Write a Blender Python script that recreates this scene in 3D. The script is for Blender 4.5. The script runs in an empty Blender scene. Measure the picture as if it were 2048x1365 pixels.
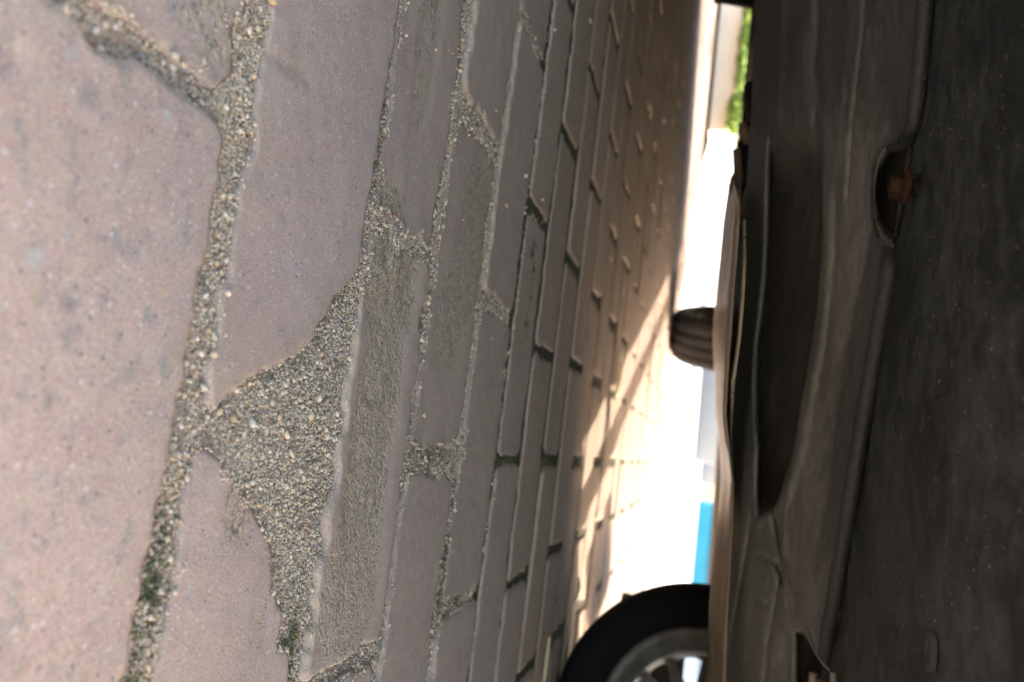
import bpy, math, random
import numpy as np
from mathutils import Vector, Matrix

# ------------------------------------------------------------------ camera, world, sun
sc = bpy.context.scene
C = sc.collection
F_PX = 1479.0; CX, CY = 1024.0, 682.5          # lens in photo pixels; the photo lies on its side
CAM_H = 0.2

def _cam_rot():
    ray = lambda w, u: np.array([w - CX, -(u - CY), -F_PX])
    y = ray(1415, 925); y = y / np.linalg.norm(y)
    p2 = ray(1415 - 9, 1025)
    n = np.cross(p2, y); n = n / np.linalg.norm(n)
    if n[0] < 0: n = -n
    x = np.cross(y, n)
    return np.stack([x, y, n])
RC = _cam_rot()
cam_d = bpy.data.cameras.new('camera'); cam = bpy.data.objects.new('camera', cam_d); C.objects.link(cam)
M = Matrix([list(RC[0]), list(RC[1]), list(RC[2])]).to_4x4(); M.translation = Vector((0, 0, CAM_H))
cam.matrix_world = M
cam_d.sensor_width = 36; cam_d.lens = F_PX / 2048 * 36
cam_d.clip_start = 0.01; cam_d.clip_end = 500
cam_d.dof.use_dof = True; cam_d.dof.focus_distance = 0.43; cam_d.dof.aperture_fstop = 7.0
sc.camera = cam

SUN = Vector((0.82, 0.57, 0.0)).normalized() * math.cos(math.radians(32)); SUN.z = math.sin(math.radians(32))
w = bpy.data.worlds.new('World'); sc.world = w; w.use_nodes = True
nt = w.node_tree; bg = nt.nodes['Background']; sky = nt.nodes.new('ShaderNodeTexSky')
sky.sky_type = 'NISHITA'; sky.sun_disc = False
sky.sun_elevation = math.radians(32); sky.sun_rotation = math.atan2(SUN.x, SUN.y)
sky.dust_density = 3.0; sky.air_density = 1.0; sky.ozone_density = 1.0
nt.links.new(sky.outputs[0], bg.inputs[0]); bg.inputs[1].default_value = 0.15
sd = bpy.data.lights.new('sun', 'SUN'); so = bpy.data.objects.new('sun', sd); C.objects.link(so)
sd.energy = 2.0; sd.angle = math.radians(0.5); sd.color = (1.0, 0.97, 0.93)
so.rotation_euler = SUN.to_track_quat('Z', 'Y').to_euler(); so.location = (3, 1, 6)
sc.view_settings.view_transform = 'Standard'; sc.view_settings.look = 'None'; sc.view_settings.gamma = 1
sc.view_settings.exposure = 2.82
sc.view_settings.use_white_balance = True; sc.view_settings.white_balance_temperature = 7700; sc.view_settings.white_balance_tint = 10

# ------------------------------------------------------------------ helpers
rng = random.Random(7); nrg = np.random.default_rng(7)
def world_ray(wp, u):
    return RC @ np.array([wp - CX, -(u - CY), -F_PX])
def at_y(wp, u, Y):
    d = world_ray(wp, u); return d * (Y / d[1]) + np.array([0, 0, CAM_H])
def at_z(wp, u, z=0.0):
    d = world_ray(wp, u); return d * ((z - CAM_H) / d[2]) + np.array([0, 0, CAM_H])

_lat = np.random.default_rng(3).random((256, 256))
def vnoise(x, y):
    xi = np.floor(x).astype(int); yi = np.floor(y).astype(int)
    fx = x - xi; fy = y - yi; fx = fx * fx * (3 - 2 * fx); fy = fy * fy * (3 - 2 * fy)
    g = lambda a, b: _lat[a & 255, b & 255]
    return (g(xi, yi) * (1 - fx) + g(xi + 1, yi) * fx) * (1 - fy) + (g(xi, yi + 1) * (1 - fx) + g(xi + 1, yi + 1) * fx) * fy
def fbm(x, y, s, o=3):
    r = 0; a = 1; t = 0
    for i in range(o):
        r = r + a * (vnoise(x * s + 17.3 * i, y * s + 5.1 * i) - 0.5); t += a; a *= 0.5; s *= 2.03
    return r / t * 2
def sstep(a, b, x):
    t = np.clip((x - a) / (b - a), 0, 1); return t * t * (3 - 2 * t)

def link(name, me, mat, parent=None, smooth=True):
    if smooth and len(me.polygons):
        me.polygons.foreach_set('use_smooth', np.ones(len(me.polygons), bool))
    if mat is not None and not me.materials: me.materials.append(mat)
    o = bpy.data.objects.new(name, me); C.objects.link(o)
    if parent is not None: o.parent = parent
    return o
def mesh(name, v, f):
    me = bpy.data.meshes.new(name); me.from_pydata([tuple(map(float, p)) for p in v], [], f); me.update(); return me
def grid_mesh(name, P):
    n, m = P.shape[:2]; v = P.reshape(-1, 3)
    idx = np.arange(n * m).reshape(n, m)
    q = np.stack([idx[:-1, :-1], idx[1:, :-1], idx[1:, 1:], idx[:-1, 1:]], -1).reshape(-1, 4)
    return fast_mesh(name, v, q)
def fast_mesh(name, v, f):
    v = np.asarray(v, np.float32); f = np.asarray(f, np.int32); k = f.shape[1]
    me = bpy.data.meshes.new(name)
    me.vertices.add(len(v)); me.vertices.foreach_set('co', v.ravel())
    me.loops.add(f.size); me.loops.foreach_set('vertex_index', f.ravel())
    me.polygons.add(len(f)); me.polygons.foreach_set('loop_start', np.arange(0, f.size, k, dtype=np.int32))
    me.update(calc_edges=True); me.validate(); return me
def tag(o, label=None, cat=None, group=None, kind=None):
    if label: o['label'] = label
    if cat: o['category'] = cat
    if group: o['group'] = group
    if kind: o['kind'] = kind
    return o
def empty(name, loc=(0, 0, 0), rz=0):
    o = bpy.data.objects.new(name, None); C.objects.link(o); o.location = loc; o.rotation_euler = (0, 0, rz)
    o.empty_display_size = 0.1; return o
def box_data(cx, cy, cz, sx, sy, sz):
    v = [(cx + a * sx / 2, cy + b * sy / 2, cz + c * sz / 2) for a in (-1, 1) for b in (-1, 1) for c in (-1, 1)]
    f = [(0, 1, 3, 2), (4, 6, 7, 5), (0, 4, 5, 1), (2, 3, 7, 6), (0, 2, 6, 4), (1, 5, 7, 3)]
    return v, f
def bevel(o, wd, seg=2):
    m = o.modifiers.new('bevel', 'BEVEL'); m.width = wd; m.segments = seg; m.limit_method = 'ANGLE'; return o
def box(name, c, s, mat, parent=None, bev=0.0):
    v, f = box_data(*c, *s); o = link(name, mesh(name, v, f), mat, parent, smooth=False)
    if bev: bevel(o, bev)
    return o
def tube_mesh(name, pts, rad, seg=14, cap=True):
    pts = [Vector(p) for p in pts]; n = len(pts)
    rad = rad if hasattr(rad, '__len__') else [rad] * n
    v = []; f = []; ref = Vector((0, 0, 1))
    for i, p in enumerate(pts):
        t = (pts[min(i + 1, n - 1)] - pts[max(i - 1, 0)]).normalized()
        a = t.cross(ref)
        if a.length < 1e-3: a = t.cross(Vector((1, 0, 0)))
        a.normalize(); b = t.cross(a)
        for k in range(seg):
            th = 2 * math.pi * k / seg
            v.append(p + (a * math.cos(th) + b * math.sin(th)) * rad[i])
    for i in range(n - 1):
        for k in range(seg):
            f.append((i * seg + k, i * seg + (k + 1) % seg, (i + 1) * seg + (k + 1) % seg, (i + 1) * seg + k))
    if cap:
        f.append(tuple(range(seg - 1, -1, -1))); f.append(tuple((n - 1) * seg + k for k in range(seg)))
    return mesh(name, v, f)
def resample(pts, n):
    P = np.array(pts, float); d = np.r_[0, np.cumsum(np.linalg.norm(np.diff(P, axis=0), axis=1))]
    t = np.linspace(0, d[-1], n)
    Q = np.stack([np.interp(t, d, P[:, i]) for i in range(P.shape[1])], 1)
    for _ in range(3):
        Q[1:-1] = (Q[:-2] + 2 * Q[1:-1] + Q[2:]) / 4
    return Q
def lathe(name, prof, mat, parent, seg=64, closed=True):
    """profile of (radius, axial) revolved about local Y"""
    n = len(prof); v = []; f = []
    for k in range(seg):
        th = 2 * math.pi * k / seg
        for r, a in prof: v.append((r * math.cos(th), a, r * math.sin(th)))
    for k in range(seg):
        k2 = (k + 1) % seg
        for i in range(n if closed else n - 1):
            j = (i + 1) % n
            f.append((k * n + i, k * n + j, k2 * n + j, k2 * n + i))
    return link(name, mesh(name, v, f), mat, parent)

# ------------------------------------------------------------------ materials
class MT:
    def __init__(s, name, rough=0.8, spec=0.3):
        s.m = bpy.data.materials.new(name); s.m.use_nodes = True; s.t = s.m.node_tree
        s.b = s.t.nodes['Principled BSDF']; s.b.inputs['Roughness'].default_value = rough
        s.b.inputs['Specular IOR Level'].default_value = spec
        s.geo = s.t.nodes.new('ShaderNodeNewGeometry'); s.pos = s.geo.outputs['Position']
    def N(s, t, **k):
        n = s.t.nodes.new(t)
        for a, b in k.items(): setattr(n, a, b)
        return n
    def L(s, a, b): s.t.links.new(a, b)
    def noise(s, scale, det=4, rough=0.55, vec=None, dist=0.0):
        n = s.N('ShaderNodeTexNoise'); n.inputs['Scale'].default_value = scale; n.inputs['Detail'].default_value = det
        n.inputs['Roughness'].default_value = rough; n.inputs['Distortion'].default_value = dist
        s.L(vec if vec is not None else s.pos, n.inputs['Vector']); return n.outputs['Fac']
    def voro(s, scale, feature='F1', out='Distance', vec=None):
        n = s.N('ShaderNodeTexVoronoi', feature=feature); n.inputs['Scale'].default_value = scale
        s.L(vec if vec is not None else s.pos, n.inputs['Vector']); return n.outputs[out]
    def stretch(s, sx, sy, sz):
        n = s.N('ShaderNodeMapping'); n.inputs['Scale'].default_value = (sx, sy, sz); s.L(s.pos, n.inputs['Vector']); return n.outputs[0]
    def ramp(s, v, stops, interp='LINEAR'):
        n = s.N('ShaderNodeValToRGB'); e = n.color_ramp.elements; n.color_ramp.interpolation = interp
        for i, (p, c) in enumerate(stops):
            x = e[i] if i < 2 else e.new(p)
            x.position = p; x.color = (c, c, c, 1) if not hasattr(c, '__len__') else (*c, 1)
        s.L(v, n.inputs[0]); return n.outputs[0]
    def mix(s, fac, a, b, mode='MIX'):
        n = s.N('ShaderNodeMix', data_type='RGBA', blend_type=mode)
        for v, i in ((fac, 0), (a, 6), (b, 7)):
            if hasattr(v, 'is_output'): s.L(v, n.inputs[i])
            elif i == 0: n.inputs[0].default_value = v
            else: n.inputs[i].default_value = (*v, 1)
        return n.outputs[2]
    def math(s, op, a, b=0.0):
        n = s.N('ShaderNodeMath', operation=op)
        for v, i in ((a, 0), (b, 1)):
            if hasattr(v, 'is_output'): s.L(v, n.inputs[i])
            else: n.inputs[i].default_value = v
        return n.outputs[0]
    def attr(s, name):
        n = s.N('ShaderNodeAttribute', attribute_name=name); return n.outputs['Fac']
    def color(s, v):
        if hasattr(v, 'is_output'): s.L(v, s.b.inputs['Base Color'])
        else: s.b.inputs['Base Color'].default_value = (*v, 1)
        return s
    def bump(s, v, dist, strength=1.0):
        n = s.N('ShaderNodeBump'); n.inputs['Distance'].default_value = dist; n.inputs['Strength'].default_value = strength
        s.L(v, n.inputs['Height']); s.L(n.outputs[0], s.b.inputs['Normal']); return s
    def rough(s, v): s.L(v, s.b.inputs['Roughness']); return s

def paver_material():
    m = MT('paver_concrete', 0.85, 0.25)
    big = m.noise(14, 4); mid = m.noise(120, 6, 0.62); fine = m.noise(900, 3, 0.7); tiny = m.noise(2600, 2, 0.6)
    base = m.mix(m.ramp(big, [(0.35, 0), (0.65, 1)]), (0.475, 0.338, 0.298), (0.40, 0.272, 0.230))
    oi = m.N('ShaderNodeObjectInfo').outputs['Random']
    base = m.mix(m.math('MULTIPLY', oi, 0.45), base, (0.33, 0.205, 0.16))
    oi2 = m.math('FRACT', m.math('MULTIPLY', oi, 7.31))
    base = m.mix(m.math('MULTIPLY', oi2, 0.35), base, (0.25, 0.175, 0.14))
    mott = m.attr('mottle')
    dust = m.math('ADD', m.ramp(mid, [(0.5, 0), (0.68, 0.55)]), m.math('MULTIPLY', m.ramp(mid, [(0.42, 0), (0.56, 0.95)]), mott))
    base = m.mix(m.math('MULTIPLY', dust, 0.75), base, (0.40, 0.30, 0.235))
    grn = m.noise(75, 5, 0.65, m.stretch(1, 1.3, 1))
    base = m.mix(m.math('MULTIPLY', m.ramp(grn, [(0.54, 0), (0.68, 0.65)]), m.math('ADD', 0.3, m.math('MULTIPLY', mott, 0.9))), base, (0.20, 0.20, 0.185))
    red = m.noise(55, 4, 0.6, m.stretch(1.2, 1, 1))
    base = m.mix(m.ramp(red, [(0.62, 0), (0.76, 0.5)]), base, (0.36, 0.17, 0.155))
    base = m.mix(m.ramp(fine, [(0.34, 0.65), (0.5, 0)]), base, (0.14, 0.105, 0.09))
    base = m.mix(m.ramp(tiny, [(0.52, 0), (0.68, 0.6)]), base, (0.58, 0.47, 0.40))
    # aggregate specks pressed into the face
    def specks(scale, lo, hi, keep, col, mx, base):
        d = m.voro(scale); c = m.voro(scale, out='Color')
        sep = m.N('ShaderNodeSeparateColor'); m.L(c, sep.inputs[0])
        k = m.ramp(sep.outputs[0], [(keep, 0), (keep + 0.01, 1)])
        a = m.math('MULTIPLY', m.ramp(d, [(lo, mx), (hi, 0)]), k)
        return m.mix(a, base, col), a
    base, a1 = specks(330, 0.16, 0.34, 0.92, (0.10, 0.095, 0.09), 0.7, base)
    base, a2 = specks(260, 0.14, 0.30, 0.84, (0.52, 0.48, 0.44), 0.7, base)
    base, a4 = specks(800, 0.2, 0.36, 0.88, (0.08, 0.07, 0.065), 0.6, base)
    base, a5 = specks(610, 0.2, 0.36, 0.9, (0.6, 0.52, 0.42), 0.7, base)
    warp = m.N('ShaderNodeVectorMath', operation='ADD'); nv = m.N('ShaderNodeTexNoise'); nv.inputs['Scale'].default_value = 160
    m.L(m.pos, nv.inputs['Vector']); sc_ = m.N('ShaderNodeVectorMath', operation='SCALE'); sc_.inputs['Scale'].default_value = 0.006
    m.L(nv.outputs['Color'], sc_.inputs[0]); m.L(m.pos, warp.inputs[0]); m.L(sc_.outputs[0], warp.inputs[1])
    d = m.voro(95, vec=warp.outputs[0]); c = m.voro(95, out='Color', vec=warp.outputs[0])
    sep = m.N('ShaderNodeSeparateColor'); m.L(c, sep.inputs[0])
    a3 = m.math('MULTIPLY', m.ramp(d, [(0.12, 0.75), (0.42, 0)]), m.ramp(sep.outputs[0], [(0.80, 0), (0.81, 1)]))
    blob = m.ramp(sep.outputs[1], [(0.0, (0.13, 0.14, 0.14)), (0.5, (0.36, 0.36, 0.34)), (0.7, (0.45, 0.33, 0.2)), (1.0, (0.14, 0.15, 0.14))])
    base = m.mix(m.math('MULTIPLY', a3, m.math('ADD', 0.25, m.math('MULTIPLY', mott, 0.75))), base, blob)
    # worn patches where the aggregate shows
    wear = m.attr('wear')
    ag = m.voro(380, out='Color', vec=warp.outputs[0]); sp = m.N('ShaderNodeSeparateColor'); m.L(ag, sp.inputs[0])
    agc = m.ramp(sp.outputs[0], [(0.0, (0.08, 0.08, 0.07)), (0.18, (0.20, 0.175, 0.14)), (0.4, (0.36, 0.28, 0.19)), (0.62, (0.46, 0.36, 0.25)), (0.85, (0.34, 0.22, 0.17)), (1.0, (0.42, 0.38, 0.31))])
    agc = m.mix(m.ramp(m.noise(1100, 3), [(0.4, 0), (0.62, 0.75)]), agc, (0.33, 0.255, 0.18))
    wm = m.math('MULTIPLY', m.math('ADD', wear, m.math('MULTIPLY', m.math('SUBTRACT', m.noise(130, 5, 0.65), 0.5), 1.3)), m.ramp(wear, [(0.02, 0), (0.2, 1)]))
    wf = m.ramp(wm, [(0.36, 0), (0.54, 0.95)])
    base = m.mix(wf, base, agc)
    smear = m.math('MULTIPLY', m.ramp(m.noise(24, 6, 0.7), [(0.40, 0.12), (0.60, 0.62)]), m.ramp(mott, [(0.3, 0.3), (0.55, 0.75), (1.0, 0.0)]))
    base = m.mix(smear, base, m.mix(m.ramp(m.noise(1500, 2), [(0.4, 0), (0.6, 1)]), (0.30, 0.215, 0.145), (0.46, 0.35, 0.25)))
    # tan dust that drifts over from the joints
    ed = m.attr('edge')
    em = m.math('MULTIPLY', ed, m.ramp(m.noise(170, 4, 0.65), [(0.42, 0), (0.62, 0.7)]))
    base = m.mix(em, base, (0.33, 0.255, 0.18))
    m.color(base)
    h = m.math('ADD', m.math('MULTIPLY', fine, 0.5), m.math('MULTIPLY', tiny, 0.2))
    h = m.math('ADD', h, m.math('MULTIPLY', m.math('SUBTRACT', 0.5, m.voro(380, vec=warp.outputs[0])), m.math('MULTIPLY', wf, 1.0)))
    h = m.math('SUBTRACT', h, m.math('MULTIPLY', a4, 0.5))
    m.bump(h, 0.0011, 0.95)
    return m.m
def sand_material():
    m = MT('joint_sand', 0.95, 0.15)
    c = m.voro(900, out='Color'); s = m.N('ShaderNodeSeparateColor'); m.L(c, s.inputs[0])
    col = m.ramp(s.outputs[0], [(0, (0.14, 0.115, 0.09)), (0.2, (0.30, 0.225, 0.15)), (0.45, (0.42, 0.31, 0.20)), (0.7, (0.50, 0.38, 0.25)), (0.9, (0.36, 0.30, 0.24)), (1, (0.6, 0.55, 0.47))])
    mo = m.noise(22, 4, 0.6)
    col = m.mix(m.ramp(mo, [(0.55, 0), (0.7, 0.6)]), col, (0.15, 0.15, 0.08))
    dk = m.noise(48, 4, 0.6)
    col = m.mix(m.ramp(dk, [(0.55, 0), (0.75, 0.4)]), col, (0.17, 0.155, 0.13))
    m.color(col); m.bump(m.math('ADD', m.math('SUBTRACT', 1.0, m.voro(900)), m.noise(400, 3)), 0.0012, 1.0)
    return m.m
def grain_material():
    m = MT('grain_stone', 0.75, 0.3)
    r = m.geo.outputs['Random Per Island']
    col = m.ramp(r, [(0, (0.50, 0.39, 0.28)), (0.20, (0.60, 0.48, 0.35)), (0.38, (0.40, 0.30, 0.21)), (0.50, (0.66, 0.55, 0.42)),
                     (0.64, (0.40, 0.37, 0.32)), (0.75, (0.18, 0.18, 0.175)), (0.84, (0.60, 0.57, 0.52)), (0.91, (0.50, 0.31, 0.17)),
                     (0.955, (0.46, 0.37, 0.25)), (0.993, (0.5, 0.12, 0.10))], 'CONSTANT')
    col = m.mix(m.ramp(m.noise(700, 3), [(0.35, 0.1), (0.65, 0.7)]), col, (0.50, 0.36, 0.225))
    m.color(col); m.bump(m.noise(2500, 2), 0.0003)
    return m.m
def simple(name, col, rough=0.7, spec=0.3, var=0.25, scale=30, bump=0.0, metal=0.0, vec=None, other=None):
    m = MT(name, rough, spec)
    n = m.noise(scale, 5, 0.6, vec)
    o = other or tuple(x * (1 - var * 2) for x in col)
    m.color(m.mix(m.ramp(n, [(0.35, 0), (0.68, 1)]), col, o)); m.b.inputs['Metallic'].default_value = metal
    if bump: m.bump(m.noise(scale * 8, 3), bump)
    return m.m
def dusty(name, dark, dust, rough=0.6, amount=(0.4, 0.62), spec=0.4, fleck=0.9, streak=(1, 1, 1), bscale=0.0005):
    """dark plastic or painted steel under a film of road dust, scuffs and splashes"""
    m = MT(name, rough, spec)
    a = m.noise(11, 6, 0.65, m.stretch(*streak)); b = m.noise(60, 5, 0.65, m.stretch(*streak)); c = m.noise(420, 3, 0.6)
    st_ = m.noise(150, 4, 0.7, m.stretch(streak[0] * 0.5, streak[1] * 1.1, 1.0))
    f = m.ramp(m.math('ADD', m.math('ADD', m.math('MULTIPLY', a, 0.45), m.math('MULTIPLY', b, 0.3)), m.math('MULTIPLY', st_, 0.25)), [(amount[0], 0), (amount[1], 1)])
    g2 = m.noise(1400, 2, 0.7)
    col = m.mix(f, dark, dust)
    col = m.mix(m.ramp(c, [(0.5, 0), (0.75, 0.3)]), col, tuple(x * 0.6 for x in dust))
    for scl, keep, hi in ((190, 0.94, 0.14), (330, 0.93, 0.2), (620, 0.93, 0.26)):
        d = m.voro(scl); cc = m.voro(scl, out='Color'); s = m.N('ShaderNodeSeparateColor'); m.L(cc, s.inputs[0])
        k = m.math('MULTIPLY', m.ramp(d, [(0.06, fleck), (hi, 0)]), m.ramp(s.outputs[1], [(keep, 0), (keep + 0.005, 1)]))
        col = m.mix(k, col, (0.42, 0.36, 0.29))
    gr_ = m.attr('grime_shade')
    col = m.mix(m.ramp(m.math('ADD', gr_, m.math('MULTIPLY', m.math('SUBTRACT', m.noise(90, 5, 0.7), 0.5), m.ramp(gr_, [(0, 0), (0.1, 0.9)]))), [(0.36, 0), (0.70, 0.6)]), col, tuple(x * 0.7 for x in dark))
    m.color(col)
    m.rough(m.ramp(f, [(0, rough), (1, min(1, rough + 0.25))]))
    m.bump(m.math('ADD', m.math('ADD', c, m.math('MULTIPLY', b, 2.0)), m.math('MULTIPLY', g2, 0.6)), bscale, 0.9)
    return m.m

M_paver = paver_material(); M_sand = sand_material(); M_grain = grain_material(); M_sand2 = simple('mossy_joint_dirt', (0.11, 0.095, 0.07), 0.95, 0.1, 0.25, 60, 0.001, other=(0.05, 0.055, 0.035))
M_tray = dusty('undertray_plastic', (0.012, 0.016, 0.018), (0.054, 0.064, 0.068), 0.65, (0.46, 0.60), streak=(1.0, 1.3, 1))
M_panel = dusty('dusty_steel', (0.055, 0.058, 0.058), (0.185, 0.182, 0.172), 0.5, (0.3, 0.6), fleck=0.3, streak=(0.8, 1.3, 1))
M_lip = dusty('glossy_lower_edge', (0.10, 0.07, 0.05), (0.30, 0.205, 0.145), 0.2, (0.35, 0.7), fleck=0.1, spec=0.7, streak=(0.3, 3, 3))
M_bead = dusty('rubber_seal', (0.02, 0.024, 0.03), (0.04, 0.042, 0.046), 0.5, (0.4, 0.75), fleck=0.5, spec=0.5)
M_dark = simple('black_underbody', (0.009, 0.009, 0.010), 0.7, 0.3, 0.2, 20)
M_rust = simple('rusty_steel', (0.105, 0.052, 0.032), 0.98, 0.05, 0.3, 330, 0.002, other=(0.035, 0.024, 0.02))
M_tyre = simple('tyre_rubber', (0.006, 0.0068, 0.008), 0.8, 0.12, 0.15, 40)
M_tyre2 = simple('dusty_tyre_rubber', (0.036, 0.036, 0.037), 0.8, 0.3, 0.2, 12)
M_rim = simple('rim_steel', (0.17, 0.165, 0.155), 0.6, 0.4, 0.25, 30)
M_paint = simple('car_paint', (0.35, 0.35, 0.36), 0.35, 0.5, 0.03, 3, metal=0.3)
M_glass = simple('car_glass', (0.02, 0.025, 0.03), 0.08, 0.5, 0.05, 3)
M_white = simple('pale_concrete', (0.74, 0.73, 0.71), 0.9, 0.2, 0.04, 1.2, other=(0.66, 0.65, 0.63))
M_joint = simple('joint_filler', (0.16, 0.18, 0.17), 0.9, 0.2, 0.1, 5)
M_cream = simple('cream_render', (0.90, 0.70, 0.53), 0.9, 0.2, 0.04, 3)
M_grey = simple('grey_render', (0.42, 0.42, 0.41), 0.9, 0.2, 0.05, 2)
M_blue = simple('blue_painted_metal', (0.045, 0.42, 0.50), 0.5, 0.4, 0.08, 1.5)
M_bluepale = simple('grey_blue_panel', (0.32, 0.37, 0.42), 0.4, 0.4, 0.08, 1.5)
M_leaf = simple('green_leaf', (0.27, 0.36, 0.08), 0.6, 0.3, 0.2, 9, other=(0.15, 0.24, 0.04))
M_stem = simple('brown_stem', (0.10, 0.07, 0.04), 0.8, 0.2)
M_straw_streak = simple('straw_and_sun_streak', (0.62, 0.52, 0.34), 0.6, 0.3, 0.15, 60)
M_trunkpipe = dusty('brown_pipe', (0.16, 0.11, 0.08), (0.30, 0.21, 0.15), 0.28, (0.35, 0.7), fleck=0.1, spec=0.7)

# ------------------------------------------------------------------ far ground (setting)
def sheet(name, pts, z, mat, kind='structure', parent=None, thick=0.0):
    v = [(x, y, z) for x, y in pts]; n = len(v); f = [tuple(range(n))]
    o = link(name, mesh(name, v, f), mat, parent, smooth=False)
    if parent is None: tag(o, kind=kind)
    return o
ground = sheet('ground', [(-250, -250), (250, -250), (250, 300), (-250, 300)], -0.035, simple('bare_soil', (0.30, 0.25, 0.19), 0.95, 0.1, 0.15, 0.7))
edge = [at_z(*p) for p in ((1442, 5), (1432, 150), (1423, 262), (1402, 340), (1390, 440), (1380, 514), (1365, 572), (1352, 650), (1343, 729), (1332, 809), (1320, 900), (1306, 1010), (1290, 1150), (1262, 1365))]
edge = [(p[0], p[1]) for p in edge]
slab = sheet('concrete_yard', [(-60, 5.3)] + edge + [(60, 3.4), (60, 90), (-60, 90)], 0.003, M_white)
jl = [at_z(*p, 0.007) for p in ((1450, 262), (1436, 340), (1424, 440), (1413, 520), (1404, 600), (1392, 680), (1381, 745), (1371, 840), (1366, 880))]
JL = resample([tuple(p) for p in jl], 24)
kp = [(p[0], p[1]) for p in JL]; kp = kp + [(kp[-1][0] + 0.5, kp[-1][1] + 0.25), (kp[-1][0] + 2.0, 60), (-40, 60), (kp[0][0] - 9, kp[0][1] + 2.0)]
nk = len(kp); kv = [(x, y, 0.0) for x, y in kp] + [(x, y, 0.05) for x, y in kp]
js = link('raised_kerb', mesh('raised_kerb', kv, [tuple(range(nk, 2 * nk))] + [(i, (i + 1) % nk, (i + 1) % nk + nk, i + nk) for i in range(nk)]), M_white, None, False)
tag(js, kind='structure')

# ------------------------------------------------------------------ block paving
ROWH = 0.1125; LEN = 0.268
EDG = [0.118, 0.2535, 0.3765, 0.4845, 0.5975, 0.711, 0.813]
while EDG[-1] < 4.5: EDG.append(EDG[-1] + 0.1105)
EDG = [0.118 - ROWH * 6, 0.118 - ROWH * 5, 0.118 - ROWH * 4, 0.118 - ROWH * 3, 0.118 - ROWH * 2, 0.118 - ROWH] + EDG
ROW0 = 6
def joints_x(k):
    """x of the end joints of row k (k=0 nearest in the photo)"""
    if k == 0: return [-0.650, -0.385, -0.117, 0.155, 0.425, 0.69, 0.96]
    base = 0.024 if k % 2 else -0.118
    base += {1: -0.012, 2: 0.0, 3: 0.0, 4: 0.0, 5: 0.0, 6: 0.012}.get(k, 0.0)
    return None if k > 400 else [base + i * LEN for i in range(-22, 22)]
def sd_rect(x, y, x0, x1, y0, y1, r):
    cx, cy = (x0 + x1) / 2, (y0 + y1) / 2; dx = np.abs(x - cx) - (x1 - x0) / 2 + r; dy = np.abs(y - cy) - (y1 - y0) / 2 + r
    return np.hypot(np.maximum(dx, 0), np.maximum(dy, 0)) + np.minimum(np.maximum(dx, dy), 0) - r
def halfplane(x, y, p, q):
    """signed distance, positive on the left of p->q (the cut-away side)"""
    d = np.array(q) - np.array(p); d = d / np.hypot(*d); return (x - p[0]) * -d[1] + (y - p[1]) * d[0]
# broken corners traced from the photo: (row, column test x) -> half planes cut away
CUTS = {
    (1, -0.06): [((-0.046, 0.372), (-0.020, 0.314)), ((-0.046, 0.338), (0.014, 0.284))],
    (1, 0.10): [((0.018, 0.272), (0.070, 0.338)), ((0.030, 0.305), (0.145, 0.372))],
}
WEAR = {  # ellipses (cx, cy, rx, ry, strength)
    'spots': [(0.015, 0.425, 0.15, 0.036, 1.0), (-0.085, 0.420, 0.05, 0.045, 1.0), (-0.245, 0.425, 0.085, 0.020, 0.45),
              (-0.160, 0.560, 0.085, 0.042, 1.0), (-0.085, 0.535, 0.055, 0.036, 0.8), (0.085, 0.330, 0.045, 0.010, 0.4),
              (0.10, 0.40, 0.06, 0.02, 0.55), (0.00, 0.50, 0.03, 0.02, 0.3), (0.06, 0.655, 0.05, 0.03, 0.35),
              (-0.02, 0.655, 0.1, 0.03, 0.4), (-0.13, 0.40, 0.02, 0.02, 0.5), (-0.15, 0.76, 0.09, 0.03, 0.6), (0.11, 0.44, 0.05, 0.03, 0.5),
              (0.045, 0.300, 0.02, 0.015, 0.9), (-0.145, 0.232, 0.02, 0.03, 0.5)],
}
def stone_sdf(x, y, x0, x1, y0, y1, k):
    g = 0.0045 if k > 2 else 0.0055
    gy0 = g; gy1 = g
    if k == 0: gy1 = 0.0095
    if k == 1: gy0 = 0.0075
    ge = 0.005 if k != 3 else 0.0075
    s = sd_rect(x, y, x0 + ge, x1 - ge, y0 + gy0, y1 - gy1, 0.011)
    s = s + fbm(x, y, 26, 2) * 0.0026 + np.maximum(fbm(x + 7, y, 55, 3) - 0.12, 0) * 0.010 + fbm(x + 3, y, 150, 5) * 0.0030
    cx = (x0 + x1) / 2
    for (kk, tx), hp in CUTS.items():
        if kk == k and x0 < tx < x1:
            for p, q in hp:
                s = np.maximum(s, halfplane(x, y, p, q) + fbm(x, y, 60, 3) * 0.006)
    return s
def stone_list():
    out = []
    for i in range(len(EDG) - 1):
        k = i - ROW0; y0, y1 = EDG[i], EDG[i + 1]
        jx = joints_x(k)
        for a, b in zip(jx[:-1], jx[1:]): out.append((k, a, b, y0, y1))
    return out
ALL = stone_list()
def visible(x0, x1, y0, y1, mg=0.25):
    yc = max(y1, 0.05)
    lo = -925 / F_PX * yc * 1.10 - mg; hi = 440 / F_PX * yc * 1.10 + mg
    return x1 > lo and x0 < hi and y1 > -0.35
def top_height(x, y, tilt):
    return fbm(x, y, 9, 2) * 0.0011 + fbm(x, y, 70, 3) * 0.00045 + fbm(x, y, 420, 2) * 0.00016 + tilt[0] * x + tilt[1] * y + tilt[2]
def wear_at(x, y):
    w_ = np.zeros_like(x)
    for cx, cy, rx, ry, st in WEAR['spots']:
        d = np.hypot((x - cx) / rx, (y - cy) / ry); w_ = np.maximum(w_, st * (1 - sstep(0.55, 1.15, d)))
    return w_
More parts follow.
